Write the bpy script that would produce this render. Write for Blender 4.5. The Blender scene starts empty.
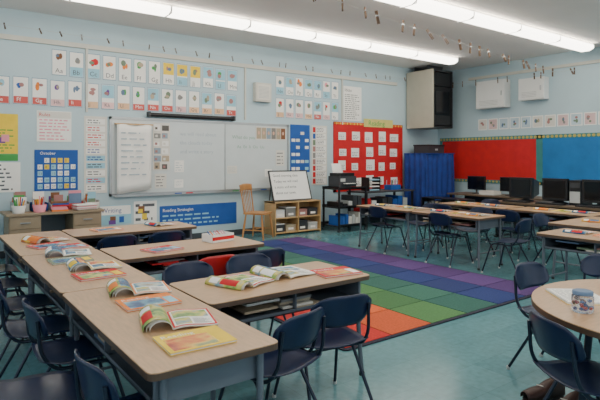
import bpy, math, random
from mathutils import Vector, Matrix
random.seed(7)
R=random.random
def U(a,b): return random.uniform(a,b)
def lin(c):
    return tuple((x/255/12.92 if x/255<=0.04045 else ((x/255+0.055)/1.055)**2.4) for x in c)
_m={}
def M(name,rgb,rough=.6,metal=0,var=.08,scale=6,bump=0,spec=.5,emit=0,trans=0,stretch=None,coat=0):
    if name in _m: return _m[name]
    m=bpy.data.materials.new(name); m.use_nodes=True
    nt=m.node_tree; b=nt.nodes['Principled BSDF']; c=lin(rgb)
    tc=nt.nodes.new('ShaderNodeTexCoord'); mp=nt.nodes.new('ShaderNodeMapping')
    nt.links.new(tc.outputs['Object'],mp.inputs[0])
    if stretch: mp.inputs['Scale'].default_value=stretch
    n=nt.nodes.new('ShaderNodeTexNoise'); n.inputs['Scale'].default_value=scale; n.inputs['Detail'].default_value=4
    nt.links.new(mp.outputs[0],n.inputs['Vector'])
    r=nt.nodes.new('ShaderNodeValToRGB'); e=r.color_ramp.elements
    e[0].position=.3; e[1].position=.7
    e[0].color=tuple(min(1,x*(1-var)) for x in c)+(1,); e[1].color=tuple(min(1,x*(1+var)) for x in c)+(1,)
    nt.links.new(n.outputs['Fac'],r.inputs[0]); nt.links.new(r.outputs[0],b.inputs['Base Color'])
    b.inputs['Roughness'].default_value=rough; b.inputs['Metallic'].default_value=metal
    b.inputs['Specular IOR Level'].default_value=spec
    b.inputs['Transmission Weight'].default_value=trans
    b.inputs['Coat Weight'].default_value=coat
    if emit:
        b.inputs['Emission Color'].default_value=c+(1,); b.inputs['Emission Strength'].default_value=emit
    if bump:
        bp=nt.nodes.new('ShaderNodeBump'); bp.inputs['Strength'].default_value=bump; bp.inputs['Distance'].default_value=.01
        nt.links.new(n.outputs['Fac'],bp.inputs['Height']); nt.links.new(bp.outputs[0],b.inputs['Normal'])
    _m[name]=m; return m
def printed(name,ramp,scale=14,off=0,rough=.25):
    m=bpy.data.materials.new(name); m.use_nodes=True; nt=m.node_tree; b=nt.nodes['Principled BSDF']
    tc=nt.nodes.new('ShaderNodeTexCoord'); mp=nt.nodes.new('ShaderNodeMapping'); mp.inputs['Location'].default_value=(off,off*.7,0)
    nt.links.new(tc.outputs['Object'],mp.inputs[0])
    n=nt.nodes.new('ShaderNodeTexNoise'); n.inputs['Scale'].default_value=scale; n.inputs['Detail'].default_value=3; n.inputs['Distortion'].default_value=.3
    nt.links.new(mp.outputs[0],n.inputs['Vector'])
    r=nt.nodes.new('ShaderNodeValToRGB'); r.color_ramp.interpolation='LINEAR'; e=r.color_ramp.elements
    k=len(ramp)
    for i,c in enumerate(ramp):
        p=.34+.32*i/(k-1)
        if i<2: el=e[i]; el.position=p
        else: el=e.new(p)
        el.color=lin(c)+(1,)
    nt.links.new(n.outputs['Fac'],r.inputs[0]); nt.links.new(r.outputs[0],b.inputs['Base Color'])
    b.inputs['Roughness'].default_value=rough
    return m

class Fr:
    def __init__(s,O,Ux,V):
        s.O=Vector(O); s.U=Vector(Ux).normalized(); s.V=Vector(V).normalized(); s.N=s.U.cross(s.V)
    def p(s,a,b,h=0): return s.O+s.U*a+s.V*b+s.N*h

_tx={}
def textmesh(t):
    if t in _tx: return _tx[t]
    cu=bpy.data.curves.new('t','FONT'); cu.body=t; cu.size=1; cu.resolution_u=2
    ob=bpy.data.objects.new('t',cu); bpy.context.scene.collection.objects.link(ob)
    dg=bpy.context.evaluated_depsgraph_get(); dg.update()
    me=bpy.data.meshes.new_from_object(ob.evaluated_get(dg))
    vs=[(v.co.x,v.co.y) for v in me.vertices]; fs=[tuple(p.vertices) for p in me.polygons]
    bpy.data.objects.remove(ob); bpy.data.meshes.remove(me); bpy.data.curves.remove(cu)
    _tx[t]=(vs,fs); return _tx[t]

class MB:
    def __init__(s,name): s.name=name; s.v=[]; s.f=[]; s.mi=[]; s.mats=[]; s.sm=[]; s.T=Matrix.Identity(4)
    def add(s,vs,fs,mat,smooth=False):
        if mat not in s.mats: s.mats.append(mat)
        k=s.mats.index(mat); o=len(s.v)
        s.v+= [tuple(s.T@Vector(v)) for v in vs]
        for f in fs: s.f.append(tuple(o+i for i in f)); s.mi.append(k); s.sm.append(smooth)
    def box(s,x0,x1,y0,y1,z0,z1,mat):
        v=[(x,y,z) for x in (x0,x1) for y in (y0,y1) for z in (z0,z1)]
        s.add(v,[(0,1,3,2),(4,6,7,5),(0,4,5,1),(2,3,7,6),(0,2,6,4),(1,5,7,3)],mat)
    def panel(s,F,a0,a1,b0,b1,h0,h1,mat):
        v=[F.p(a,b,h) for a in (a0,a1) for b in (b0,b1) for h in (h0,h1)]
        s.add(v,[(0,1,3,2),(4,6,7,5),(0,4,5,1),(2,3,7,6),(0,2,6,4),(1,5,7,3)],mat)
    def quad(s,F,a0,a1,b0,b1,h,mat):
        s.add([F.p(a0,b0,h),F.p(a1,b0,h),F.p(a1,b1,h),F.p(a0,b1,h)],[(0,1,2,3)],mat)
    def disk(s,F,a,b,ra,rb,h,mat,n=14):
        s.add([F.p(a+ra*math.cos(i*6.2832/n),b+rb*math.sin(i*6.2832/n),h) for i in range(n)],[tuple(range(n))],mat)
    def text(s,F,a,b,size,t,h,mat):
        vs,fs=textmesh(t); s.add([F.p(a+x*size,b+y*size,h) for x,y in vs],fs,mat)
    def lines(s,F,a0,a1,b0,b1,n,h,mat,fill=.4):
        p=(b1-b0)/n
        for i in range(n):
            b=b1-p*(i+.7); a=a0; end=a1-(a1-a0)*U(0,.35)
            while a<end:
                w=U(.6,2.2)*p; w=min(w,end-a)
                s.quad(F,a,a+w,b,b+p*fill,h,mat); a+=w+p*.45
    def prism(s,poly,z0,z1,mat,side=None,smooth=False):
        n=len(poly)
        v=[(x,y,z0) for x,y in poly]+[(x,y,z1) for x,y in poly]
        s.add(v,[tuple(range(n,2*n)),tuple(range(n-1,-1,-1))],mat)
        s.add(v,[(i,(i+1)%n,n+(i+1)%n,n+i) for i in range(n)],side or mat,smooth)
    def rrect(s,x0,x1,y0,y1,r,z0,z1,mat,side=None):
        P=[]
        for cx,cy,a in ((x1-r,y1-r,0),(x0+r,y1-r,90),(x0+r,y0+r,180),(x1-r,y0+r,270)):
            for k in range(5):
                t=math.radians(a+k*22.5); P.append((cx+r*math.cos(t),cy+r*math.sin(t)))
        s.prism(P,z0,z1,mat,side)
    def tube(s,pts,r,mat,seg=8,rnd=0):
        P=[Vector(p) for p in pts]
        if rnd:
            Q=[P[0]]
            for i in range(1,len(P)-1):
                a=(P[i-1]-P[i]); b=(P[i+1]-P[i]); q=min(rnd,a.length*.45,b.length*.45)
                A=P[i]+a.normalized()*q; B=P[i]+b.normalized()*q
                for k in range(5):
                    t=k/4; Q.append(A*(1-t)**2+P[i]*2*t*(1-t)+B*t*t)
            Q.append(P[-1]); P=Q
        rr=r if isinstance(r,(list,tuple)) else [r]*len(P)
        vs=[];n=len(P); prev=None
        for i,p in enumerate(P):
            d=(P[min(i+1,n-1)]-P[max(i-1,0)]).normalized()
            if prev is None:
                x=d.orthogonal().normalized()
            else:
                x=(prev-d*prev.dot(d)).normalized()
            prev=x; y=d.cross(x)
            for k in range(seg):
                a=k*2*math.pi/seg; vs.append(p+(x*math.cos(a)+y*math.sin(a))*rr[i])
        fs=[(i*seg+k,i*seg+(k+1)%seg,(i+1)*seg+(k+1)%seg,(i+1)*seg+k) for i in range(n-1) for k in range(seg)]
        s.add(vs,fs,mat,True)
        s.add(vs,[tuple(range(seg-1,-1,-1)),tuple(range((n-1)*seg,n*seg))],mat)
    def lathe(s,prof,c,mat,seg=20):
        vs=[(c[0]+r*math.cos(k*2*math.pi/seg),c[1]+r*math.sin(k*2*math.pi/seg),c[2]+z) for r,z in prof for k in range(seg)]
        n=len(prof)
        s.add(vs,[(i*seg+k,i*seg+(k+1)%seg,(i+1)*seg+(k+1)%seg,(i+1)*seg+k) for i in range(n-1) for k in range(seg)],mat,True)
        s.add(vs,[tuple(range(seg-1,-1,-1)),tuple(range((n-1)*seg,n*seg))],mat)
    def surf(s,fn,nu,nv,th,mat):
        P=[[Vector(fn(i/nu,j/nv)) for j in range(nv+1)] for i in range(nu+1)]
        vs=[];bt=[]
        for i in range(nu+1):
            for j in range(nv+1):
                a=P[min(i+1,nu)][j]-P[max(i-1,0)][j]; b=P[i][min(j+1,nv)]-P[i][max(j-1,0)]
                n=a.cross(b).normalized(); vs.append(P[i][j]); bt.append(P[i][j]-n*th)
        N=len(vs); w=nv+1; fs=[]
        for i in range(nu):
            for j in range(nv):
                q=(i*w+j,(i+1)*w+j,(i+1)*w+j+1,i*w+j+1); fs.append(q); fs.append(tuple(N+k for k in reversed(q)))
        ring=[i*w for i in range(nu+1)]+[nu*w+j for j in range(1,nv+1)]+[i*w+nv for i in range(nu-1,-1,-1)]+[j for j in range(nv-1,0,-1)]
        for k in range(len(ring)):
            a,b=ring[k],ring[(k+1)%len(ring)]; fs.append((a,N+a,N+b,b))
        s.add(vs+bt,fs,mat,True)
    def mesh(s):
        me=bpy.data.meshes.new(s.name); me.from_pydata(s.v,[],s.f)
        for m in s.mats: me.materials.append(m)
        me.polygons.foreach_set('material_index',s.mi); me.polygons.foreach_set('use_smooth',s.sm)
        me.update(); return me
    def build(s,loc=(0,0,0),rot=0,bev=0):
        return place(s.name,s.mesh(),loc,rot,bev)
def place(name,me,loc=(0,0,0),rot=0,bev=0):
    ob=bpy.data.objects.new(name,me); bpy.context.scene.collection.objects.link(ob)
    ob.location=loc; ob.rotation_euler=(0,0,math.radians(rot))
    if bev:
        b=ob.modifiers.new('bevel','BEVEL'); b.width=bev; b.segments=2; b.limit_method='ANGLE'
    return ob

# ---------------- dims
WY=8.30; RX=10.38; H=3.5; LX=-2.2; NY=-2.2
W=Fr((0,WY,0),(1,0,0),(0,0,1)); RW=Fr((RX,0,0),(0,-1,0),(0,0,1))
# materials
wallm=M('wall_paint',(184,206,214),.7,var=.03,scale=2)
creamm=M('cream_paint',(206,204,194),.7,var=.03)
ceilm=M('ceiling_paint',(240,234,230),.8,var=.03,scale=1.5)
paper=M('paper_white',(242,241,236),.7,var=.02)
paper2=M('paper_offwhite',(220,217,208),.7,var=.02)
ink=M('ink_grey',(90,92,98),.8); inkg=M('marker_green',(120,168,145),.7); inkb=M('ink_blue',(45,70,150),.7)
inkl=M('marker_faded',(165,180,190),.7)
red=M('poster_red',(204,28,34),.7); blue=M('poster_blue',(30,85,165),.7); teal=M('board_teal_blue',(36,118,184),.75,var=.12,scale=3)
yellow=M('paper_yellow',(240,205,60),.7); orange=M('paper_orange',(235,130,50),.7); green=M('paper_green',(70,160,80),.7)
pink=M('paper_pink',(235,150,165),.7); purple=M('paper_purple',(110,70,150),.7); cyan=M('paper_cyan',(150,200,218),.7); brown=M('paper_brown',(130,85,55),.7)
cols=[red,blue,yellow,orange,green,pink,purple,cyan,brown]
muted=[M('muted_tan',(176,160,135)),M('muted_blue',(96,120,150)),M('muted_green',(110,130,105)),M('muted_rose',(170,120,115)),M('muted_grey',(130,130,128))]
navy=M('navy_plastic',(17,30,62),.32,var=.08,scale=20)
redpl=M('red_plastic',(190,34,36),.4,var=.06,scale=20)
chrome=M('chrome_tube',(170,175,180),.28,metal=.9)
darkst=M('dark_steel',(40,48,64),.32,metal=.5)
greyst=M('grey_enamel_steel',(96,104,114),.45)
lam=M('desk_laminate',(190,154,118),.3,var=.12,scale=9,stretch=(1.2,7,1),spec=.5)
edge=M('desk_edge_band',(88,70,56),.5)
black=M('black_plastic',(26,26,29),.4); dgrey=M('dark_grey_plastic',(56,58,62),.5); lgrey=M('light_grey_plastic',(185,188,186),.5)
screen=M('screen_glass',(18,20,24),.12); wood=M('light_wood',(196,158,108),.45,var=.15,scale=6,stretch=(6,1,1))
wood2=M('chair_wood',(190,135,80),.4,var=.15,scale=6,stretch=(1,1,.3))
white=M('white_enamel',(225,226,224),.5,var=.02); alu=M('aluminium',(175,178,180),.35,metal=.8)
wbm=M('whiteboard_surface',(208,216,217),.22,var=.02)
pr=[printed('printed_page_meadow',[(70,110,60),(150,180,90),(225,205,110),(120,160,175)],9,0),
    printed('printed_page_ocean',[(40,80,130),(90,150,180),(200,210,200),(150,110,80)],8,3),
    printed('printed_page_sunset',[(170,60,40),(225,120,50),(240,195,80),(150,160,110)],8,7),
    printed('printed_page_text',[(205,200,192),(232,228,218),(236,234,226),(200,205,205)],26,1)]

# ---------------- room
def slab(name,x0,x1,y0,y1,z0,z1,m):
    b=MB(name); b.box(x0,x1,y0,y1,z0,z1,m); return b.build()
fm=bpy.data.materials.new('floor_vinyl_tiles'); fm.use_nodes=True; nt=fm.node_tree; b=nt.nodes['Principled BSDF']
tc=nt.nodes.new('ShaderNodeTexCoord'); br=nt.nodes.new('ShaderNodeTexBrick'); br.offset=0
br.inputs['Scale'].default_value=1; br.inputs['Brick Width'].default_value=.305; br.inputs['Row Height'].default_value=.305
br.inputs['Mortar Size'].default_value=.0015; br.inputs['Color1'].default_value=lin((86,134,142))+(1,); br.inputs['Color2'].default_value=lin((95,143,150))+(1,)
br.inputs['Mortar'].default_value=lin((76,118,126))+(1,)
nz=nt.nodes.new('ShaderNodeTexNoise'); nz.inputs['Scale'].default_value=22; nz.inputs['Detail'].default_value=6
mx=nt.nodes.new('ShaderNodeMixRGB'); mx.blend_type='OVERLAY'; mx.inputs[0].default_value=.3
nt.links.new(tc.outputs['Object'],br.inputs[0]); nt.links.new(tc.outputs['Object'],nz.inputs[0])
nt.links.new(br.outputs[0],mx.inputs[1]); nt.links.new(nz.outputs['Fac'],mx.inputs[2]); nt.links.new(mx.outputs[0],b.inputs['Base Color'])
b.inputs['Roughness'].default_value=.2
slab('floor',LX-.2,RX+.2,NY-.2,WY+.2,-.1,0,fm)
slab('ceiling',LX-.2,RX+.2,NY-.2,WY+.2,H,H+.1,ceilm)
slab('wall_back',LX-.2,RX+.2,WY,WY+.15,0,H,wallm)
slab('wall_right',RX,RX+.15,NY-.2,WY,0,H,wallm)
def winwall(b,horizontal,a0,a1,c0,c1,wins,zs,ze,m):
    def bx(s,e,z0,z1):
        if horizontal: b.box(s,e,c0,c1,z0,z1,m)
        else: b.box(c0,c1,s,e,z0,z1,m)
    bx(a0,a1,0,zs); bx(a0,a1,ze,H); p=a0
    for s,e in wins: bx(p,s,zs,ze); p=e
    bx(p,a1,zs,ze)
b=MB('wall_front'); wn=[(-1.2,1.0),(1.8,4.0),(4.8,7.0),(7.6,9.8)]
winwall(b,True,LX-.2,RX+.2,NY-.15,NY,wn,.95,3.1,wallm); b.build()
b=MB('wall_left'); wl=[(-1.6,.6),(1.2,3.4),(4.2,6.4)]
winwall(b,False,NY,WY,LX-.15,LX,wl,.95,3.1,wallm); b.build()
k=0
for s,e in wn:
    k+=1; b=MB('window_%d'%k)
    for x in (s,(s+e)/2-.02,e-.05): b.box(x,x+.05,NY-.1,NY-.04,.95,3.1,alu)
    for z in (.95,2.0,3.05): b.box(s,e,NY-.1,NY-.04,z,z+.05,alu)
    b.build()
for s,e in wl:
    k+=1; b=MB('window_%d'%k)
    for x in (s,(s+e)/2-.02,e-.05): b.box(LX-.1,LX-.04,x,x+.05,.95,3.1,alu)
    for z in (.95,2.0,3.05): b.box(LX-.1,LX-.04,s,e,z,z+.05,alu)
    b.build()
base=M('baseboard_vinyl',(60,66,72),.5)
slab('baseboard_back',LX,RX,WY-.012,WY,0,.1,base); slab('baseboard_right',RX-.012,RX,NY,WY-.012,0,.1,base)
b=MB('trim_1'); b.box(LX,8.9,WY-.03,WY,3.06,3.13,creamm); b.build()
b=MB('trim_2'); b.box(RX-.03,RX,NY,7.4,3.2,3.26,creamm); b.build()
b=MB('trim_3')
for x in (2.08,4.86,7.22): b.box(x,x+.03,WY-.03,WY,2.1,3.06,creamm)
b.build()

# ---------------- fluorescent fixtures
tube=M('fluorescent_diffuser',(255,248,234),.5,emit=8.3,var=0)
def fixture(y,x0,x1):
    b=MB('fluorescent_ceiling_light'); n=max(1,round((x1-x0)/1.22)); w=(x1-x0)/n
    b.box(x0,x1,y-.13,y+.13,H-.03,H-.001,white)
    for i in range(n):
        a=x0+i*w+.012; c=x0+(i+1)*w-.012
        P=[(-.15,0),(-.145,-.06),(-.07,-.095),(.07,-.095),(.145,-.06),(.15,0)]
        vs=[(x,y+p[0],H-.03+p[1]) for x in (a,c) for p in P]; m=6
        b.add(vs,[(j,j+1,m+j+1,m+j) for j in range(5)],tube); 
        b.add(vs,[tuple(range(6)),tuple(range(11,5,-1))],white)
        b.box(a-.012,a,y-.14,y+.14,H-.12,H-.03,white)
    b.build()
fixture(6.9,.3,9.1); fixture(4.6,.3,10.0); fixture(2.2,.3,10.0); fixture(-.4,.3,10.0)  # last two rows are out of view, added to contribute light

# ---------------- rug
def rugm(n,c): return M('rug_'+n,c,.95,var=.16,scale=60,bump=.4)
rc=[(rugm('red',(196,46,40)),rugm('red2',(178,40,38))),(rugm('orange',(218,98,48)),rugm('orange2',(200,86,44))),
    (rugm('olive',(78,124,74)),rugm('olive2',(68,112,68))),(rugm('green',(56,106,92)),rugm('green2',(48,96,86))),
    (rugm('blue',(38,54,114)),rugm('blue2',(34,48,104))),(rugm('violet',(90,62,122)),rugm('violet2',(82,54,112)))]
b=MB('rainbow_grid_rug'); X0,X1,Y0,Y1=2.52,5.42,2.85,7.35
b.rrect(X0-.03,X1+.03,Y0-.03,Y1+.03,.05,.001,.010,rugm('edge',(44,44,60)))
cw=(X1-X0)/6; rh=(Y1-Y0)/9
for i in range(6):
    for j in range(9):
        b.box(X0+i*cw+.006,X0+(i+1)*cw-.006,Y0+j*rh+.006,Y0+(j+1)*rh-.006,.008,.014,rc[i][(i+j)%2])
b.build()

# ---------------- furniture meshes
def desk_mesh(w,d,h=.65,name='student_desk'):
    b=MB(name)
    b.rrect(-w/2,w/2,-d/2,d/2,.035,h-.004,h,lam); b.rrect(-w/2-.001,w/2+.001,-d/2-.001,d/2+.001,.035,h-.028,h-.004,edge)
    z0=h-.15; z1=h-.028; a=w/2-.07; c=d/2-.04
    b.box(-a,a,-c,c,z0,z0+.006,greyst); b.box(-a,a,c-.006,c,z0,z1,greyst)
    for x in (-a,a-.006,-.004): b.box(x,x+.008,-c,c,z0,z1,greyst)
    b.box(-a,a,-c,-c+.006,z0,z0+.022,greyst); b.box(-a,a,-c,-c+.006,z1-.012,z1,greyst)
    for k in range(6):
        x=U(-a+.05,a-.3); m=random.choice(muted+[paper2,red]); z=z0+.008+k*.014
        b.box(x,x+.22,-c+.03,-c+.30,z,z+.013,m)
    for sx in (-1,1):
        X=sx*(w/2-.05)
        for sy in (-1,1):
            Y=sy*(d/2-.07)
            b.tube([(X,Y,h-.03),(X,Y,.30),(X+sx*.012,Y+sy*.02,.012)],.0145,greyst,8,.08)
            b.lathe([(.018,0),(.018,.02),(.012,.03)],(X+sx*.012,Y+sy*.02,0),black,8)
        b.tube([(X,-d/2+.07,.2),(X,d/2-.07,.2)],.009,greyst)
    return b.mesh()
def desk(cx,cy,w,d,rot=0): place('student_desk',desk_mesh(w,d),(cx,cy,0),rot)
for a,c in ((1.75,3.10),(3.105,4.455),(4.46,5.81)): desk(.925,(a+c)/2,c-a-.004,.55,90+180)
desk(1.785,2.69,1.14,.56); desk(1.85,4.15,1.26,.58,0); desk(1.86,5.55,1.28,.56,0)
desk(5.9,5.55,1.09,.6,-90); desk(5.9,4.4,1.1,.6,-90); desk(7.3,5.0,1.2,.6,-90); desk(7.3,3.75,1.2,.6,-90)
desk(5.3,2.24,1.1,.6,-90); desk(6.45,2.85,1.1,.6,180)

def chair_mesh(navy,tubes=darkst):
    b=MB('school_chair')
    def seat(u,v):
        x=(u-.5)*.39; y=(v-.5)*.38; e=abs(u-.5)*2
        yy=y*(1-.05*e**4); w=1-.10*abs(v-.5)**2*4
        z=.385+.018*e**2-.02*max(0,(v-.72)/.28)**2+.02*max(0,(.2-v)/.2)
        return (x*w,yy,z)
    b.surf(seat,12,12,.006,navy)
    def back(u,v):
        e=abs(u-.5)*2; z=.515+v*.168; wv=1-.12*(2*v-1)**4-.05*v
        z+= -.03*(e**5)*(1 if v>.5 else -1)*abs(2*v-1)
        return ((u-.5)*.39*wv,-.218-.035*v+.05*e*e,z)
    b.surf(back,14,9,.007,navy)
    for s in (-1,1):
        b.tube([(s*.205,.235,.01),(s*.165,.13,.368),(s*.165,-.13,.368),(s*.165,-.195,.45),(s*.155,-.212,.62)],.0092,tubes,8,.05)
        b.tube([(s*.150,.06,.366),(s*.150,-.04,.366),(s*.195,-.235,.01)],.0092,tubes,8,.05)
        for p in ((s*.205,.235),(s*.195,-.235)): b.lathe([(.013,0),(.013,.014),(.010,.022)],(p[0],p[1],0),lgrey,8)
    b.tube([(-.16,.1,.363),(.16,.1,.363)],.007,tubes); b.tube([(-.16,-.1,.363),(.16,-.1,.363)],.007,tubes)
    return b.mesh()
cm=chair_mesh(navy); cr=chair_mesh(redpl); cs=chair_mesh(navy,chrome)
def chair(x,y,r,m=None): place('school_chair',m or cm,(x,y,0),r)
for x,y,r in [(1.42,2.16,14),(1.85,2.27,-10),(1.5,3.12,180),(1.98,3.14,176),(2.24,3.68,3),
              (1.52,5.12,2),(2.02,5.12,-3),(.72,1.99,-86),(.42,2.46,-97),(.68,2.9,-90),(.6,3.42,-94),(.62,4.05,-88),(.55,4.75,-92),(.58,5.4,-90),
              (5.78,3.56,4),(5.73,4.4,-90),(5.73,5.55,-90),(6.42,4.5,92),(6.4,5.4,88),(6.8,5.2,-90),(6.82,4.1,-92),(6.45,3.33,180),
              (7.85,5.3,90)]: chair(x,y,r)
chair(1.8,3.66,0,cr)
chair(.1,4.4,-80,cs); chair(.05,5.3,-100,cs)
for x,y,r in [(2.49,1.12,-118),(3.35,1.71,178),(3.93,1.62,120)]: chair(x,y,r)

b=MB('round_table'); P=[(.66*math.cos(i*math.pi/32),.66*math.sin(i*math.pi/32)) for i in range(64)]
b.prism(P,.646,.65,lam); b.prism([(x*1.002,y*1.002) for x,y in P],.62,.646,edge,edge,True)
for k in range(4):
    a=math.radians(45+90*k); c,s=math.cos(a),math.sin(a)
    b.tube([(c*.40,s*.40,.62),(c*.43,s*.43,.3),(c*.46,s*.46,.012)],.018,darkst,10); b.lathe([(.022,0),(.022,.02),(.018,.03)],(c*.46,s*.46,0),black,10)
Q=[(.44*math.cos(i*math.pi/16),.44*math.sin(i*math.pi/16),.585) for i in range(33)]
b.tube(Q,.012,darkst,6)
b.build((3.02,.95,0))

# ---------------- books
TF=Fr((0,0,0),(1,0,0),(0,1,0))
def workbook(x,y,z,r,cover=None):
    b=MB('workbook'); c=cover or random.choice([red,orange,yellow,brown]+muted)
    b.box(-.14,.14,-.108,.108,0,.002,c); b.box(-.138,.137,-.106,.106,.002,.009,paper2); b.box(-.14,.14,-.108,.108,.009,.011,c)
    b.quad(TF,-.12,.07,-.095,.04,.0113,random.choice(pr[:3])); b.text(TF,-.12,.055,.045,'Reading',.0115,paper); b.quad(TF,.08,.13,-.09,.03,.0113,random.choice([yellow,paper,cyan]))
    b.build((x,y,z),r)
def openmag(x,y,z,r,roll=1.0,s=1.0):
    """magazine lying open: flat printed page on the right, the other half of the leaves rolled up and over on the left"""
    b=MB('open_magazine'); w=.21*s; h=.27*s; bord=random.choice([red,orange,muted[1],yellow,paper]); A=random.choice(pr[:3]); B=random.choice(pr[:3])
    zr=lambda t:.010+.012*math.sin(math.pi*min(1,t*1.3))*(1-t)
    b.surf(lambda u,v:(w*u,(v-.5)*h,zr(u)*1.0),8,2,.007,paper2)
    def strip(fn,u0,u1,v0,v1,m,dz,n=6):
        vs=[];fs=[]
        for i in range(n+1):
            t=u0+(u1-u0)*i/n
            for v in (v0,v1): p=fn(t,v); vs.append((p[0],p[1],p[2]+dz))
        for i in range(n): fs.append((2*i,2*i+2,2*i+3,2*i+1))
        b.add(vs,fs,m)
    fr=lambda u,v:(w*u,(v-.5)*h,zr(u))
    strip(fr,.02,.99,.01,.99,bord,.0008); strip(fr,.06,.94,.06,.94,paper,.0012)
    strip(fr,.10,.90,.50,.90,A,.0016); strip(fr,.10,.45,.10,.44,B,.0016)
    for k in range(6): strip(fr,.5,.88-.06*(k%3),.12+.052*k,.14+.052*k,ink,.0016,3)
    for L,m in ((0,paper),(1,paper2),(2,B)):
        R0=(.040+.006*L)*roll*s
        def lf(u,v,R0=R0,L=L):
            a=u*math.pi*1.05; cx=-R0*1.25
            zz=.006+R0*math.sin(min(a,math.pi))*1.0
            return (cx+R0*1.25*math.cos(a),(v-.5)*h*(1-.01*L)+.015*u,max(.002,zz) if u<1 else .002)
        b.surf(lambda u,v,f=lf:f(1-u,v),14,3,.001,m)
    strip(lf,.12,.5,.1,.9,A,.0012,8); strip(lf,.56,.86,.15,.6,bord,.0012,6); strip(lf,.56,.86,.66,.9,paper,.0012,6)
    b.build((x,y,z),r)
T=.651
for x,y,r in [(.92,5.12,20),(.92,4.34,-10),(.95,3.72,-5),(.98,2.92,-12),(.93,2.26,-15)]:
    openmag(x,y,T,r,1.0,.95); workbook(x-.01,y-.29,T,r*.6+6)
workbook(1.02,4.66,T,10,red)
openmag(1.52,2.70,T,20,.7,1.05); openmag(1.86,2.76,T,3,.8,1.05); workbook(2.205,2.59,T,-8,red)
workbook(1.62,4.08,T,15,red)
workbook(1.6,5.55,T,10,orange); openmag(2.15,5.6,T,10,.6,.9)
for x,y,r in [(5.9,5.78,5),(5.9,5.2,-5),(5.9,4.68,8),(5.85,4.08,-6),(7.3,5.3,4),(7.25,4.72,-4),(7.3,3.95,5),(7.3,3.4,0),(5.3,2.52,5),(5.3,1.95,-5),(6.4,2.85,10)]:
    openmag(x,y,T,r,.6,.8)
for x,y in ((5.98,5.48),(5.85,4.38),(7.3,5.02),(7.3,3.67),(5.35,2.23)): workbook(x,y,T,U(-4,4),random.choice([yellow,orange,muted[0],red]))
b=MB('pencil_box'); b.box(-.12,.12,-.08,.08,0,.004,paper)
for q in ((-.12,.12,-.08,-.076),(-.12,.12,.076,.08),(-.12,-.116,-.08,.08),(.116,.12,-.08,.08)): b.box(*q,0,.07,paper)
b.box(-.121,.121,-.081,-.08,.02,.05,red)
for k in range(8): x=U(-.1,.09); b.tube([(x,-.05,.03),(x+.01,.06,.085)],.004,random.choice(cols),6)
b.build((2.2,4.22,T),10)
b=MB('spiral_notebook'); b.box(-.11,.11,-.14,.14,0,.012,paper); b.box(-.112,.112,-.142,.142,-.0005,.001,yellow)
b.lines(TF,-.09,.09,-.12,.12,12,.0125,ink,.2)
for i in range(16): b.tube([(-.115,-.13+i*.017,.004),(-.118,-.13+i*.017,.014),(-.105,-.13+i*.017,.016)],.001,chrome,5)
b.build((2.86,1.36,T),-40)
clear=M('clear_plastic',(225,230,240),.12,trans=.85,var=0)
b=MB('plastic_jar_of_beads'); b.lathe([(.045,0),(.05,.01),(.05,.075),(.042,.085)],(0,0,0),clear,20)
b.lathe([(.047,.085),(.047,.1),(.04,.103)],(0,0,0),muted[1],20)
for k in range(26):
    a=U(0,6.28); r=U(0,.03); z=U(.016,.055); b.lathe([(.001,-.007),(.006,-.004),(.008,0),(.006,.004),(.001,.007)],(r*math.cos(a),r*math.sin(a),z),random.choice([purple,brown,red,blue]),7)
b.build((2.62,1.22,T))
b=MB('paper_sheets'); b.box(-.1,.1,-.14,.14,0,.002,paper); b.T=Matrix.Rotation(.5,4,'Z'); b.box(-.08,.12,-.14,.14,.002,.004,paper2); b.build((3.2,1.1,T),20)

leather=M('brown_leather',(60,36,30),.5,bump=.2); sole=M('rubber_sole',(30,26,26),.7)
b=MB('pair_of_shoes')
for sx in (-.09,.09):
    P=[(sx+.045*math.sin(t)*(1+.25*math.cos(t)),.14*math.cos(t)) for t in [i*math.pi/10 for i in range(20)]]
    b.prism(P,0,.022,sole)
    def up(u,v,sx=sx):
        t=v; a=u*math.pi; w=.05*(1-.35*abs(2*t-1)**3)*(.8+.2*t); hh=.04+.07*max(0,1-t*1.9)**.7+.02*math.sin(math.pi*t)
        return (sx-math.cos(a)*w,-.13+t*.265,.02+math.sin(a)**.6*hh)
    b.surf(up,10,12,.003,leather)
    b.tube([(sx-.02,.02,.085),(sx+.02,.03,.08)],.003,paper2,5)
b.build((2.9,1.5,0),70)

# ---------------- back wall displays
b=MB('whiteboard'); 
b.panel(W,2.46,5.82,.84,2.02,.003,.02,wbm)
for q in ((2.43,5.85,2.01,2.05),(2.43,5.85,.80,.84),(2.43,2.47,.8,2.05),(5.81,5.85,.8,2.05),(4.45,4.465,.84,2.02)): b.panel(W,q[0],q[1],q[2],q[3],.003,.03,alu)
b.panel(W,2.5,5.8,.785,.80,.003,.07,alu)
for x in (3.5,3.7,4.6,5.2): b.panel(W,x,x+.12,.80,.815,.04,.055,random.choice([blue,red,green,black]))
for i,t in enumerate(['we will read about','the clouds today','and write a story']):
    b.text(W,3.6,1.78-i*.15,.09,t,.0215,inkl)
b.text(W,4.6,1.75,.09,'What do you notice?',.0215,inkg); b.text(W,4.7,1.58,.08,'Aa  Ee  Ii  Oo  Uu',.0215,inkg)
b.build()
b=MB('taped_papers')
for x,z,w,h in [(3.5,1.16,.17,.2),(3.16,.9,.2,.24),(4.5,1.12,.2,.14),(5.55,1.25,.2,.3),(5.3,1.05,.16,.14),(5.56,.92,.2,.24),(3.5,.9,.16,.14)]:
    b.panel(W,x,x+w,z,z+h,.022,.024,random.choice([paper,paper,paper2])); b.lines(W,x+.02,x+w-.02,z+.02,z+h-.02,4,.0246,random.choice([inkl,ink]),.25)
b.build()
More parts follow.
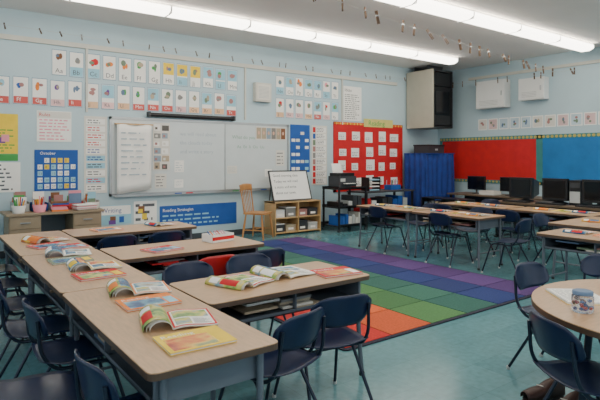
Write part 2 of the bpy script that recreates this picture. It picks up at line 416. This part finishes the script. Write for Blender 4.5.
b=MB('projection_screen_case'); b.tube([(3.05,WY-.07,2.105),(4.6,WY-.07,2.105)],.035,black,12); b.box(3.03,3.06,WY-.12,WY-.001,2.065,2.15,dgrey); b.box(4.59,4.62,WY-.12,WY-.001,2.065,2.15,dgrey); b.build()

def cards(name,x0,n,z0,z1,pitch,start,F=W,style=0):
    b=MB(name); pale=[cyan,M('card_pale_pink',(230,190,190)),M('card_pale_orange',(232,190,150)),M('card_red_soft',(206,84,78))]
    for i in range(n):
        a=x0+i*pitch; w=pitch*.84; z=z0+U(-.008,.008); hh=z1-z0
        b.panel(F,a,a+w,z,z+hh,.002,.005,paper)
        bot=random.choice([paper,pale[3],pale[3],pale[2],pale[1]]) if style else random.choice([cyan,paper,paper])
        mid=yellow if (not style and 7<=i<=9) else (cyan if R()<.15 else paper)
        b.quad(F,a+.01,a+w-.01,z+hh*.45,z+hh-.015,.0055,mid)
        cx=a+w/2; cz=z+hh*.7
        c=random.choice(cols+muted*2)
        for k in range(3): b.disk(F,cx+U(-.03,.03),cz+U(-.03,.03),w*U(.08,.24),hh*U(.05,.14),.006+.0003*k,c if k<2 else random.choice(muted),9)
        b.quad(F,a+.01,a+w-.01,z+.012,z+hh*(.28 if style else .4),.0055,bot)
        t=chr(65+(start+i)%26); b.text(F,a+w*.22,z+hh*.1,hh*(.2 if style else .26),t+t.lower(),.0062,ink if bot is not pale[3] else paper)
        for q in ((a,a+w,z+hh-.008,z+hh),(a,a+w,z,z+.008),(a,a+.006,z,z+hh),(a+w-.006,a+w,z,z+hh)): b.quad(F,*q,.0058,M('card_edge_blue',(90,135,170)))
    b.build()
cards('alphabet_cards',1.61,13,2.62,3.0,.242,0)
cards('phonics_cards',.62,17,2.16,2.55,.242,3,style=1)
cards('alphabet_cards',5.56,7,2.62,2.99,.232,13)
cards('phonics_cards',5.56,7,2.18,2.56,.232,9,style=1)

def poster(name,F,a0,a1,b0,b1,bg,n=10,inkm=ink,head=None,pics=0,h=.003):
    b=MB(name); b.panel(F,a0,a1,b0,b1,h,h+.004,bg); w=a1-a0; hh=b1-b0; t=h+.0045; top=b1-.03*hh
    if head:
        m,s,sz,bgm=head
        if bgm: b.quad(F,a0+.01,a1-.01,b1-sz*1.5,b1-.01,t,bgm)
        b.text(F,a0+w*.06,b1-sz*1.15,sz,s,t+.0006,m); top=b1-sz*1.6
    if n: b.lines(F,a0+w*.07,a1-w*.07,b0+.03*hh,top,n,t,inkm)
    for k in range(pics):
        x=U(a0+.04,a1-.16); z=U(b0+.04,top-.14); b.quad(F,x,x+U(.07,.13),z,z+U(.06,.12),t+.0008+.0003*k,random.choice(cols))
    return b
poster('math_rules_poster',W,.55,1.17,1.46,2.02,yellow,8,green,(red,'MATH',.13,None),3).build()
poster('rules_banner',W,.55,1.17,1.36,1.455,green,0,ink,(yellow,'RULES',.075,None)).build()
poster('text_poster',W,.55,1.2,.92,1.34,paper,7).build()
poster('word_chart',W,1.41,1.88,1.64,2.09,paper,7,pink,(red,'Rules',.07,paper2)).build()
b=MB('pocket_calendar'); b.panel(W,1.38,1.97,.92,1.52,.003,.01,blue)
for i in range(6):
    for j in range(5):
        x=1.42+i*.09; z=.95+j*.095
        if R()<.85: b.quad(W,x,x+.065,z,z+.07,.0108,random.choice([paper,paper,yellow,cyan])); b.text(W,x+.01,z+.015,.05,str((4-j)*6+i+1),.0114,ink)
b.text(W,1.45,1.45,.06,'October',.0108,paper); b.build()
b=poster('word_wall_strips',W,2.06,2.40,.86,2.04,paper2,0)
for i in range(10):
    z=.9+i*.113; b.quad(W,2.09,2.37,z,z+.085,.0082,random.choice([paper,paper,cyan,paper])); b.lines(W,2.11,2.35,z+.005,z+.08,2,.0088,random.choice([inkb,ink,red]),.4)
b.build()
b=MB('hanging_chart_paper')
b.surf(lambda u,v:(2.52+.55*u,WY-.1-.012*math.sin(u*9)-.01*v,.83+1.1*v+.07*u*(1-v)),12,8,.002,paper)
F2=Fr((0,WY-.126,0),(1,0,0),(0,0,1)); b.lines(F2,2.58,3.0,1.1,1.85,8,0,inkl,.2)
b.box(2.5,3.1,WY-.118,WY-.032,1.925,1.945,wood); b.build()
b=poster('photo_collage',W,3.13,3.42,1.2,1.98,paper2,0,h=.022)
tones=[M('photo_dark',(92,88,84)),M('photo_mid',(128,124,118)),muted[4],muted[0],muted[0],M('photo_sky',(140,158,172))]
for i in range(6):
    for j in range(2): 
        x=3.14+j*.135+U(0,.01); z=1.215+i*.127; b.quad(W,x,x+U(.09,.125),z,z+U(.07,.115),.0272,random.choice(tones+[paper])); b.quad(W,x+.02,x+.06,z+.02,z+.06,.0276,random.choice([muted[3],paper2,muted[2],tones[0]]))
b.build()
b=poster('class_photos',W,5.1,5.78,1.74,1.99,paper2,0,h=.022)
for i in range(6):
    x=5.115+i*.11; b.quad(W,x,x+.1,1.76,1.97,.0272,random.choice(tones+[brown])); b.disk(W,x+.05,1.87,.025,.035,.0276,M('skin_print',(214,170,145)),8)
b.build()
b=poster('blue_pocket_chart',W,5.9,6.38,1.12,2.06,blue,0)
for i in range(4):
    for j in range(6): 
        if R()<.6: x=5.93+i*.11; z=1.16+j*.14; b.quad(W,x,x+.09,z,z+.06,.0078,random.choice([paper,cyan,paper2]))
b.build()
b=poster('schedule_cards',W,6.43,6.83,.85,2.06,paper2,0)
for i in range(9):
    z=.88+i*.13; b.quad(W,6.46,6.8,z,z+.105,.0078,paper); b.quad(W,6.46,6.53,z,z+.105,.0082,random.choice(muted+[red,blue])); b.lines(W,6.55,6.78,z+.01,z+.1,3,.0082,ink)
b.build()
poster('anchor_chart',W,7.28,7.8,2.2,2.93,paper,13,muted[4],(ink,'Ideas',.1,None)).build()
b=MB('red_bulletin_board'); b.panel(W,7.02,9.06,.72,2.13,.003,.02,red)
for q in ((7.0,9.08,2.1,2.16),(7.0,9.08,.69,.75),(7.0,7.06,.69,2.16),(9.02,9.08,.69,2.16)): b.panel(W,*q,.003,.026,red)
for i in range(42):
    b.disk(W,7.03+i*.049,2.13,.02,.025,.0266,yellow if i%2 else orange,7)
for i in range(5):
    for j in range(4):
        x=7.12+i*.385+U(-.02,.04); z=.8+j*.32+U(-.03,.03); ww=U(.18,.27); b.panel(W,x,x+ww,z,z+U(.14,.25),.021,.024,paper); b.lines(W,x+.02,x+ww-.02,z+.02,z+.12,3,.0246,ink,.3)
b.panel(W,7.85,8.75,2.08,2.26,.027,.032,M('sign_straw',(215,205,120))); b.text(W,7.98,2.115,.16,'Reading',.0335,green)
b.build()
poster('writing_center_sign',W,2.28,2.78,.36,.66,cyan,0,ink,(inkb,'Writing',.1,paper),3).build()
poster('colored_worksheet',W,2.82,3.2,.34,.7,paper,3,ink,None,3).build()
b=poster('blue_number_line',W,3.25,4.7,.22,.6,blue,0)
b.text(W,3.3,.5,.075,'Reading Strategies',.0078,paper)
b.lines(W,3.3,4.6,.25,.47,3,.0078,cyan,.35)
b.build()
b=MB('intercom_speaker'); b.panel(W,5.05,5.4,2.45,2.8,.002,.10,creamm); b.panel(W,5.08,5.37,2.48,2.77,.10,.108,paper2)
for i in range(9): b.panel(W,5.11,5.34,2.52+i*.025,2.53+i*.025,.108,.111,lgrey)
b.build(bev=.006)

b=MB('wall_mounted_tv'); m=M('tv_beige_case',(182,176,160),.6,var=.03)
b.box(9.2,9.24,7.5,8.26,2.08,3.38,m); b.box(9.86,9.9,7.5,8.26,2.08,3.38,black); b.box(9.24,9.86,7.5,8.26,2.08,2.12,black); b.box(9.24,9.86,7.5,8.26,3.34,3.38,dgrey); b.box(9.24,9.86,8.2,8.26,2.12,3.34,black)
b.box(9.245,9.855,7.52,8.15,2.14,3.0,black); b.box(9.31,9.79,7.505,7.52,2.36,2.9,screen); b.box(9.245,9.855,7.52,8.1,3.02,3.32,black)
for y in (7.7,8.1): b.box(9.3,9.8,y,y+.04,3.38,3.498,dgrey)
b.build()
def wallbox(a0,a1,z0,z1,d):
    b=MB('wall_cabinet_white'); b.panel(RW,a0,a1,z0,z1,.002,d,white); b.panel(RW,a0+.02,a1-.02,z0+.02,z1-.02,d,d+.012,white)
    b.panel(RW,a1-.07,a1-.05,(z0+z1)/2-.05,(z0+z1)/2+.05,d+.012,d+.03,alu)
    for i in range(4): b.panel(RW,a0+.08,a1-.15,z0+.06+i*.03,z0+.07+i*.03,d+.012,d+.015,lgrey)
    b.build(bev=.006)
wallbox(-7.05,-6.35,2.5,3.1,.24); wallbox(-6.05,-5.5,2.6,3.05,.2)
b=MB('class_picture_cards')
for i in range(12):
    a=-7.15+i*.26; b.panel(RW,a,a+.235,2.03,2.28,.002,.005,paper); b.quad(RW,a+.02,a+.215,2.05,2.26,.0056,random.choice([M('card_rose',(215,185,185)),paper2,paper2,M('card_blue',(185,205,215))]))
    for k in range(3): b.disk(RW,a+U(.07,.15),U(2.1,2.2),U(.02,.035),U(.02,.05),.006+.0003*k,random.choice(muted),8)
b.build()
b=MB('bulletin_board'); b.panel(RW,-8.18,-5.72,.88,1.84,.003,.02,red); b.panel(RW,-5.66,-3.0,.88,1.84,.003,.02,teal)
bt=M('border_teal',(60,130,130),.7); by=M('border_straw',(190,175,95),.7)
for q in ((-8.2,-3.0,1.80,1.88),(-8.2,-3.0,.84,.91),(-8.22,-8.14,.84,1.88),(-5.76,-5.62,.84,1.88),(-3.06,-2.98,.84,1.88)):
    b.panel(RW,*q,.003,.024,bt)
for i in range(58):
    a=-8.18+i*.089; b.disk(RW,a,1.84,.035,.03,.0246,by,8); b.disk(RW,a,.875,.03,.025,.0246,by,8)
b.build()

# ---------------- furniture at the back wall
b=MB('teacher_side_desk'); m=M('desk_tan_steel',(150,132,108),.5)
b.rrect(-.62,.62,-.3,.3,.02,.64,.67,m); b.box(-.58,.58,.2,.22,.15,.64,greyst)
for x in (-.58,.2): b.box(x,x+.38,-.27,.2,.12,.64,m)
for x in (-.58,.2):
    for z in (.15,.31,.47): b.box(x+.01,x+.37,-.285,-.27,z,z+.15,m); b.box(x+.13,x+.25,-.3,-.285,z+.07,z+.085,alu)
for x in (-.56,.54):
    for y in (-.25,.18): b.box(x,x+.03,y,y+.03,0,.12,darkst)
b.build((1.55,7.9,0))
b=MB('book_bins')
for i,m in enumerate([lgrey,blue,white,M('bin_red',(190,60,60),.5),paper2]):
    x=-.55+i*.23; hh=U(.1,.15)
    b.box(x,x+.2,-.14,.14,0,.005,m); b.box(x,x+.005,-.14,.14,0,hh,m); b.box(x+.195,x+.2,-.14,.14,0,hh,m); b.box(x,x+.2,-.14,-.135,0,hh*.8,m); b.box(x,x+.2,.135,.14,0,hh,m)
    for k in range(9): yy=-.12+k*.027; b.box(x+.012+U(0,.05),x+.185-U(0,.06),yy,yy+.014,.006,U(.12,.27),random.choice(cols+muted+[paper,paper]))
b.build((1.6,8.0,.671))
b=MB('paper_stack')
for k in range(10): a=U(-.015,.015); b.box(-.14+a,.14+a,-.1+a,.1+a,k*.008,k*.008+.007,random.choice([paper,paper2,cyan,muted[0],pink]))
b.build((1.93,7.73,.671),8)
b=MB('book_stack')
for k in range(6): a=U(-.02,.02); b.box(-.1+a,.1+a,-.07,.07,k*.022,k*.022+.02,random.choice(cols))
b.build((1.6,7.74,.671),-6)
def basket(x,m):
    b=MB('supply_basket'); b.lathe([(.07,0),(.09,.1),(.085,.1),(.066,.005)],(0,0,0),m,16)
    for k in range(9): a=k*.7; b.tube([(.03*math.cos(a),.03*math.sin(a),.01),(.07*math.cos(a),.07*math.sin(a),U(.16,.22))],.007,random.choice(cols),6)
    b.build((x,7.74,.671))
basket(1.35,pink); basket(1.1,M('basket_white',(220,220,215)))
b=MB('wooden_spindle_chair')
b.rrect(-.21,.21,-.2,.2,.06,.43,.455,wood2)
for sx in (-1,1):
    for sy in (-1,1): b.tube([(sx*.16,sy*.15,.43),(sx*.18,sy*.175,.22),(sx*.2,sy*.2,0)],[.013,.02,.012],wood2,10)
    b.tube([(sx*.185,-.17,.16),(sx*.185,.17,.16)],.01,wood2)
    b.tube([(sx*.17,-.175,.45),(sx*.185,-.21,.7),(sx*.195,-.25,.93)],[.014,.012,.012],wood2,8)
b.tube([(-.185,0,.17),(.185,0,.17)],.01,wood2)
for k in range(5): x=-.11+k*.055; b.tube([(x,-.18,.45),(x*1.1,-.245,.87)],.007,wood2)
b.surf(lambda u,v:((u-.5)*.44,-.235-.02*(1-(2*u-1)**2)-.01*v,.84+.11*v-.02*(2*u-1)**2),10,4,.015,wood2)
b.build((4.80,7.72,0),212)
b=MB('wooden_bookcase'); w,d,h=1.05,.36,.6; t=.02
b.box(-w/2,-w/2+t,-d/2,d/2,0,h,wood); b.box(w/2-t,w/2,-d/2,d/2,0,h,wood); b.box(-t/2,t/2,-d/2,d/2-.01,.05,h-t,wood); b.box(-w/2,w/2,-d/2-.005,d/2,h-t,h,wood); b.box(-w/2+t,w/2-t,d/2-.01,d/2,0,h-t,wood)
for i in range(2):
    z=.05+i*.265; b.box(-w/2+t,w/2-t,-d/2,d/2-.01,z-t,z,wood)
    for s in (-.5,-.25,.02,.265):
        m=random.choice(muted+[white,lgrey,dgrey]); e=s+.215; hh=U(.10,.17)
        b.box(s,e,-.13,.12,z,z+hh,m); b.box(s-.004,e+.004,-.135,.125,z+hh,z+hh+.015,random.choice([white,m])); b.box(s+.05,e-.05,-.132,-.13,z+.03,z+.07,paper)
b.build((5.72,7.95,0))
b=MB('tabletop_easel_board'); F3=Fr((-.42,-.10,.006),(1,0,0),(0,.18,.55))
b.panel(F3,0,.84,.02,.56,0,.02,paper)
for q in ((-.02,.86,0.005,.02),(-.02,.86,.56,.58),(-.02,0,.005,.56),(.84,.86,.005,.56)): b.panel(F3,*q,0,.03,dgrey)
for i,t in enumerate(['Good morning class','Today we will read','a story and write','about our town.']): b.text(F3,.06,.46-i*.11,.07,t,.0215,ink)
b.tube([(-.36,.06,.42),(-.36,.14,.012)],.009,dgrey); b.tube([(.36,.06,.42),(.36,.14,.012)],.009,dgrey)
b.build((5.64,7.95,.601))
b=MB('black_av_cart')
for z in (.1,.45,.80): b.rrect(-.36,.36,-.25,.25,.02,z,z+.02,black); b.box(-.36,.36,-.25,-.24,z,z+.05,black); b.box(-.36,.36,.24,.25,z,z+.05,black)
for x in (-.34,.34):
    for y in (-.23,.23): b.box(x-.015,x+.015,y-.015,y+.015,.06,.82,black); b.tube([(x,y-.012,.03),(x,y+.012,.03)],.03,dgrey,12)
for k in range(7): x=-.32+k*.085; b.box(x,x+.07,-.2,.1,.121,U(.25,.38),random.choice([dgrey,paper2,blue,black,lgrey]))
for k in range(5): x=-.32+k*.12; b.box(x,x+.1,-.2,.15,.471,U(.52,.68),random.choice([dgrey,lgrey,black,paper]))
b.build((6.72,7.62,0))
b=MB('desktop_printer'); b.rrect(-.22,.22,-.18,.18,.03,0,.2,dgrey); b.rrect(-.2,.2,-.15,.16,.03,.2,.26,black); b.box(-.15,.15,-.26,-.17,.04,.06,dgrey); b.box(-.13,.13,-.25,-.17,.06,.068,paper)
b.surf(lambda u,v:((u-.5)*.26,.12+.06*v,.24+.2*v),4,4,.004,paper); b.box(-.2,-.08,-.181,-.178,.1,.16,lgrey); b.build((6.66,7.62,.851))
b=MB('black_side_table'); b.rrect(-.72,.72,-.3,.3,.02,.69,.72,dgrey)
for x in (-.68,.68):
    for y in (-.26,.26): b.box(x-.02,x+.02,y-.02,y+.02,0,.69,black)
b.box(-.66,.66,-.26,.26,.28,.3,black)
for k in range(8): x=-.62+k*.155; b.box(x,x+.13,-.2,.18,.301,U(.4,.6),random.choice([black,dgrey,blue,red,lgrey,paper]))
b.build((7.95,7.85,0))
b=MB('stacked_paper_trays')
for k in range(4):
    z=k*.07; b.box(-.16,.16,-.12,.12,z,z+.006,black); b.box(-.16,-.154,-.12,.12,z,z+.07,black); b.box(.154,.16,-.12,.12,z,z+.07,black); b.box(-.14,.14,-.11,.1,z+.007,z+.03,random.choice([paper,paper2,cyan]))
b.build((7.65,7.85,.721))
b=MB('desk_supplies_caddy'); b.box(-.15,.15,-.1,.1,0,.1,blue)
for k in range(12): x=U(-.13,.13); y=U(-.08,.08); b.tube([(x,y,.09),(x+.01,y,.2)],.007,random.choice(cols),6)
b.build((8.3,7.85,.721))
drape=M('blue_drape_cloth',(34,60,136),.9,var=.2)
b=MB('cloth_draped_cabinet'); b.box(-.46,.46,-.28,.3,0,1.49,drape)
b.surf(lambda u,v:(-.5+1.0*u,-.31-.018*math.sin(u*38)*(1-.5*v)-.02*math.sin(u*7+v*3),.03+1.48*v),60,6,.004,drape)
b.surf(lambda u,v:(-.49-.015*math.sin(u*24),.31-.61*u,.03+1.48*v),36,4,.004,drape)
b.box(-.5,.5,-.33,.31,1.49,1.51,drape)
b.build((9.5,7.85,0))
b=MB('storage_crate'); b.box(-.3,.3,-.2,.2,0,.16,dgrey); b.box(-.31,.31,-.21,.21,.16,.19,black); b.box(-.05,.05,-.205,-.2,.06,.1,lgrey); b.build((9.5,7.85,1.511),4)

def ctable(cx,cy,w,d,h,rot):
    b=MB('computer_table'); b.rrect(-w/2,w/2,-d/2,d/2,.02,h-.03,h,M('table_dark_laminate',(110,92,74),.4))
    for x in (-w/2+.06,w/2-.06):
        b.box(x-.02,x+.02,-d/2+.06,-d/2+.1,0,h-.03,black); b.box(x-.02,x+.02,d/2-.1,d/2-.06,0,h-.03,black); b.box(x-.02,x+.02,-d/2+.02,d/2-.02,0,.03,black)
    b.box(-w/2+.08,w/2-.08,d/2-.09,d/2-.075,.25,h-.03,dgrey)
    b.build((cx,cy,0),rot)
ctable(8.6,4.2,2.4,.75,.64,-90); ctable(9.9,6.3,2.2,.7,.62,-90)
mon=MB('crt_monitor')
mon.box(-.21,.21,-.2,-.14,.06,.42,black); mon.box(-.175,.175,-.204,-.2,.1,.385,screen)
v=[(-.2,-.14,.07),(.2,-.14,.07),(.2,-.14,.41),(-.2,-.14,.41),(-.12,.2,.12),(.12,.2,.12),(.12,.2,.34),(-.12,.2,.34)]
mon.add(v,[(0,4,5,1),(1,5,6,2),(2,6,7,3),(3,7,4,0),(4,7,6,5)],black)
mon.lathe([(.13,0),(.13,.015),(.06,.03),(.06,.065)],(0,-.02,0),dgrey,18); mm=mon.mesh()
kb=MB('keyboard'); kb.box(-.22,.22,-.07,.07,0,.018,black)
for i in range(14):
    for j in range(5): kb.box(-.21+i*.03,-.186+i*.03,-.06+j*.025,-.04+j*.025,.018,.024,dgrey)
km=kb.mesh()
tower=MB('computer_tower'); tower.box(-.09,.09,-.2,.2,0,.4,black); tower.box(-.08,.08,-.206,-.2,.28,.36,dgrey); tower.box(-.08,.08,-.206,-.2,.04,.22,lgrey); tm=tower.mesh()
for x,y in ((8.68,5.0),(8.68,4.4),(8.68,3.75)): place('crt_monitor',mm,(x,y,.641),-90); place('keyboard',km,(8.34,y,.641),-90)
place('computer_tower',tm,(8.68,4.07,.641),-90)
b=MB('flat_monitor'); b.lathe([(.1,0),(.1,.012),(.02,.02),(.02,.1)],(0,0,0),black,16); b.box(-.22,.22,-.02,.02,.08,.38,black); b.box(-.2,.2,-.023,-.02,.1,.36,screen); fm2=b.mesh()
place('flat_monitor',fm2,(9.95,6.9,.621),-90); place('flat_monitor',fm2,(9.95,6.1,.621),-90)
b=MB('paper_tray'); b.box(-.15,.15,-.2,.2,0,.01,lgrey); b.box(-.13,.13,-.18,.18,.01,.08,paper2); b.build((9.85,6.5,.621))
b=MB('low_black_shelf'); 
b.box(-.5,.5,-.2,.2,.58,.6,black)
for x in (-.5,0,.48): b.box(x,x+.02,-.2,.2,0,.58,black)
b.box(-.48,.48,-.2,.2,.28,.3,black)
for k in range(10): x=-.46+k*.092; b.box(x,x+.07,-.15,.15,.301,U(.4,.55),random.choice(muted+[dgrey,paper,black]))
b.build((8.55,6.6,0),-90)

# clothes-lines
def pins(name,p0,p1,n,sag,m,k=1.0):
    b=MB(name); P=[]; p0=Vector(p0);p1=Vector(p1)
    for i in range(21): t=i/20; q=p0.lerp(p1,t); q.z-=sag*4*t*(1-t); P.append(q)
    b.tube(P,.0012,m2,5)
    for i in range(n):
        t=min(.99,max(.01,(i+.5+U(-.45,.45))/n)); q=p0.lerp(p1,t); q.z-=sag*4*t*(1-t); a=U(-.6,.6)
        b.T=Matrix.Translation(q)@Matrix.Rotation(a*2,4,'Z')@Matrix.Rotation(a,4,'Y')@Matrix.Scale(k,4)
        b.box(-.010,-.002,-.006,.006,-.07,.03,m); b.box(.002,.010,-.006,.006,-.07,.03,m); b.box(-.012,.012,-.008,.008,-.012,-.004,chrome)
        b.T=Matrix.Identity(4)
    b.build()
pinm=M('clothespin_wood',(96,72,54),.7); m2=M('string',(190,182,170),.8)
pins('clothespin_line',(2.2,4.2,3.2),(10.3,5.3,3.12),22,.05,pinm,1.6)
pins('clothespin_line',(10.03,8.2,3.13),(10.03,0,3.13),22,.06,pinm,1.3)
pins('clothespin_line',(.2,8.15,3.25),(9.1,8.15,3.22),28,.05,pinm,.9)

w=bpy.data.worlds.new('World'); bpy.context.scene.world=w; w.use_nodes=True
w.node_tree.nodes['Background'].inputs[0].default_value=(.86,.93,1,1); w.node_tree.nodes['Background'].inputs[1].default_value=2.0

cam=bpy.data.cameras.new('camera'); co=bpy.data.objects.new('camera',cam); bpy.context.scene.collection.objects.link(co)
cam.sensor_width=36; cam.lens=31.2; cam.shift_y=-42/600
co.location=(0,0,1.4); co.rotation_euler=(math.radians(90),0,math.radians(-36.5))
cam.clip_start=.05
bpy.context.scene.camera=co
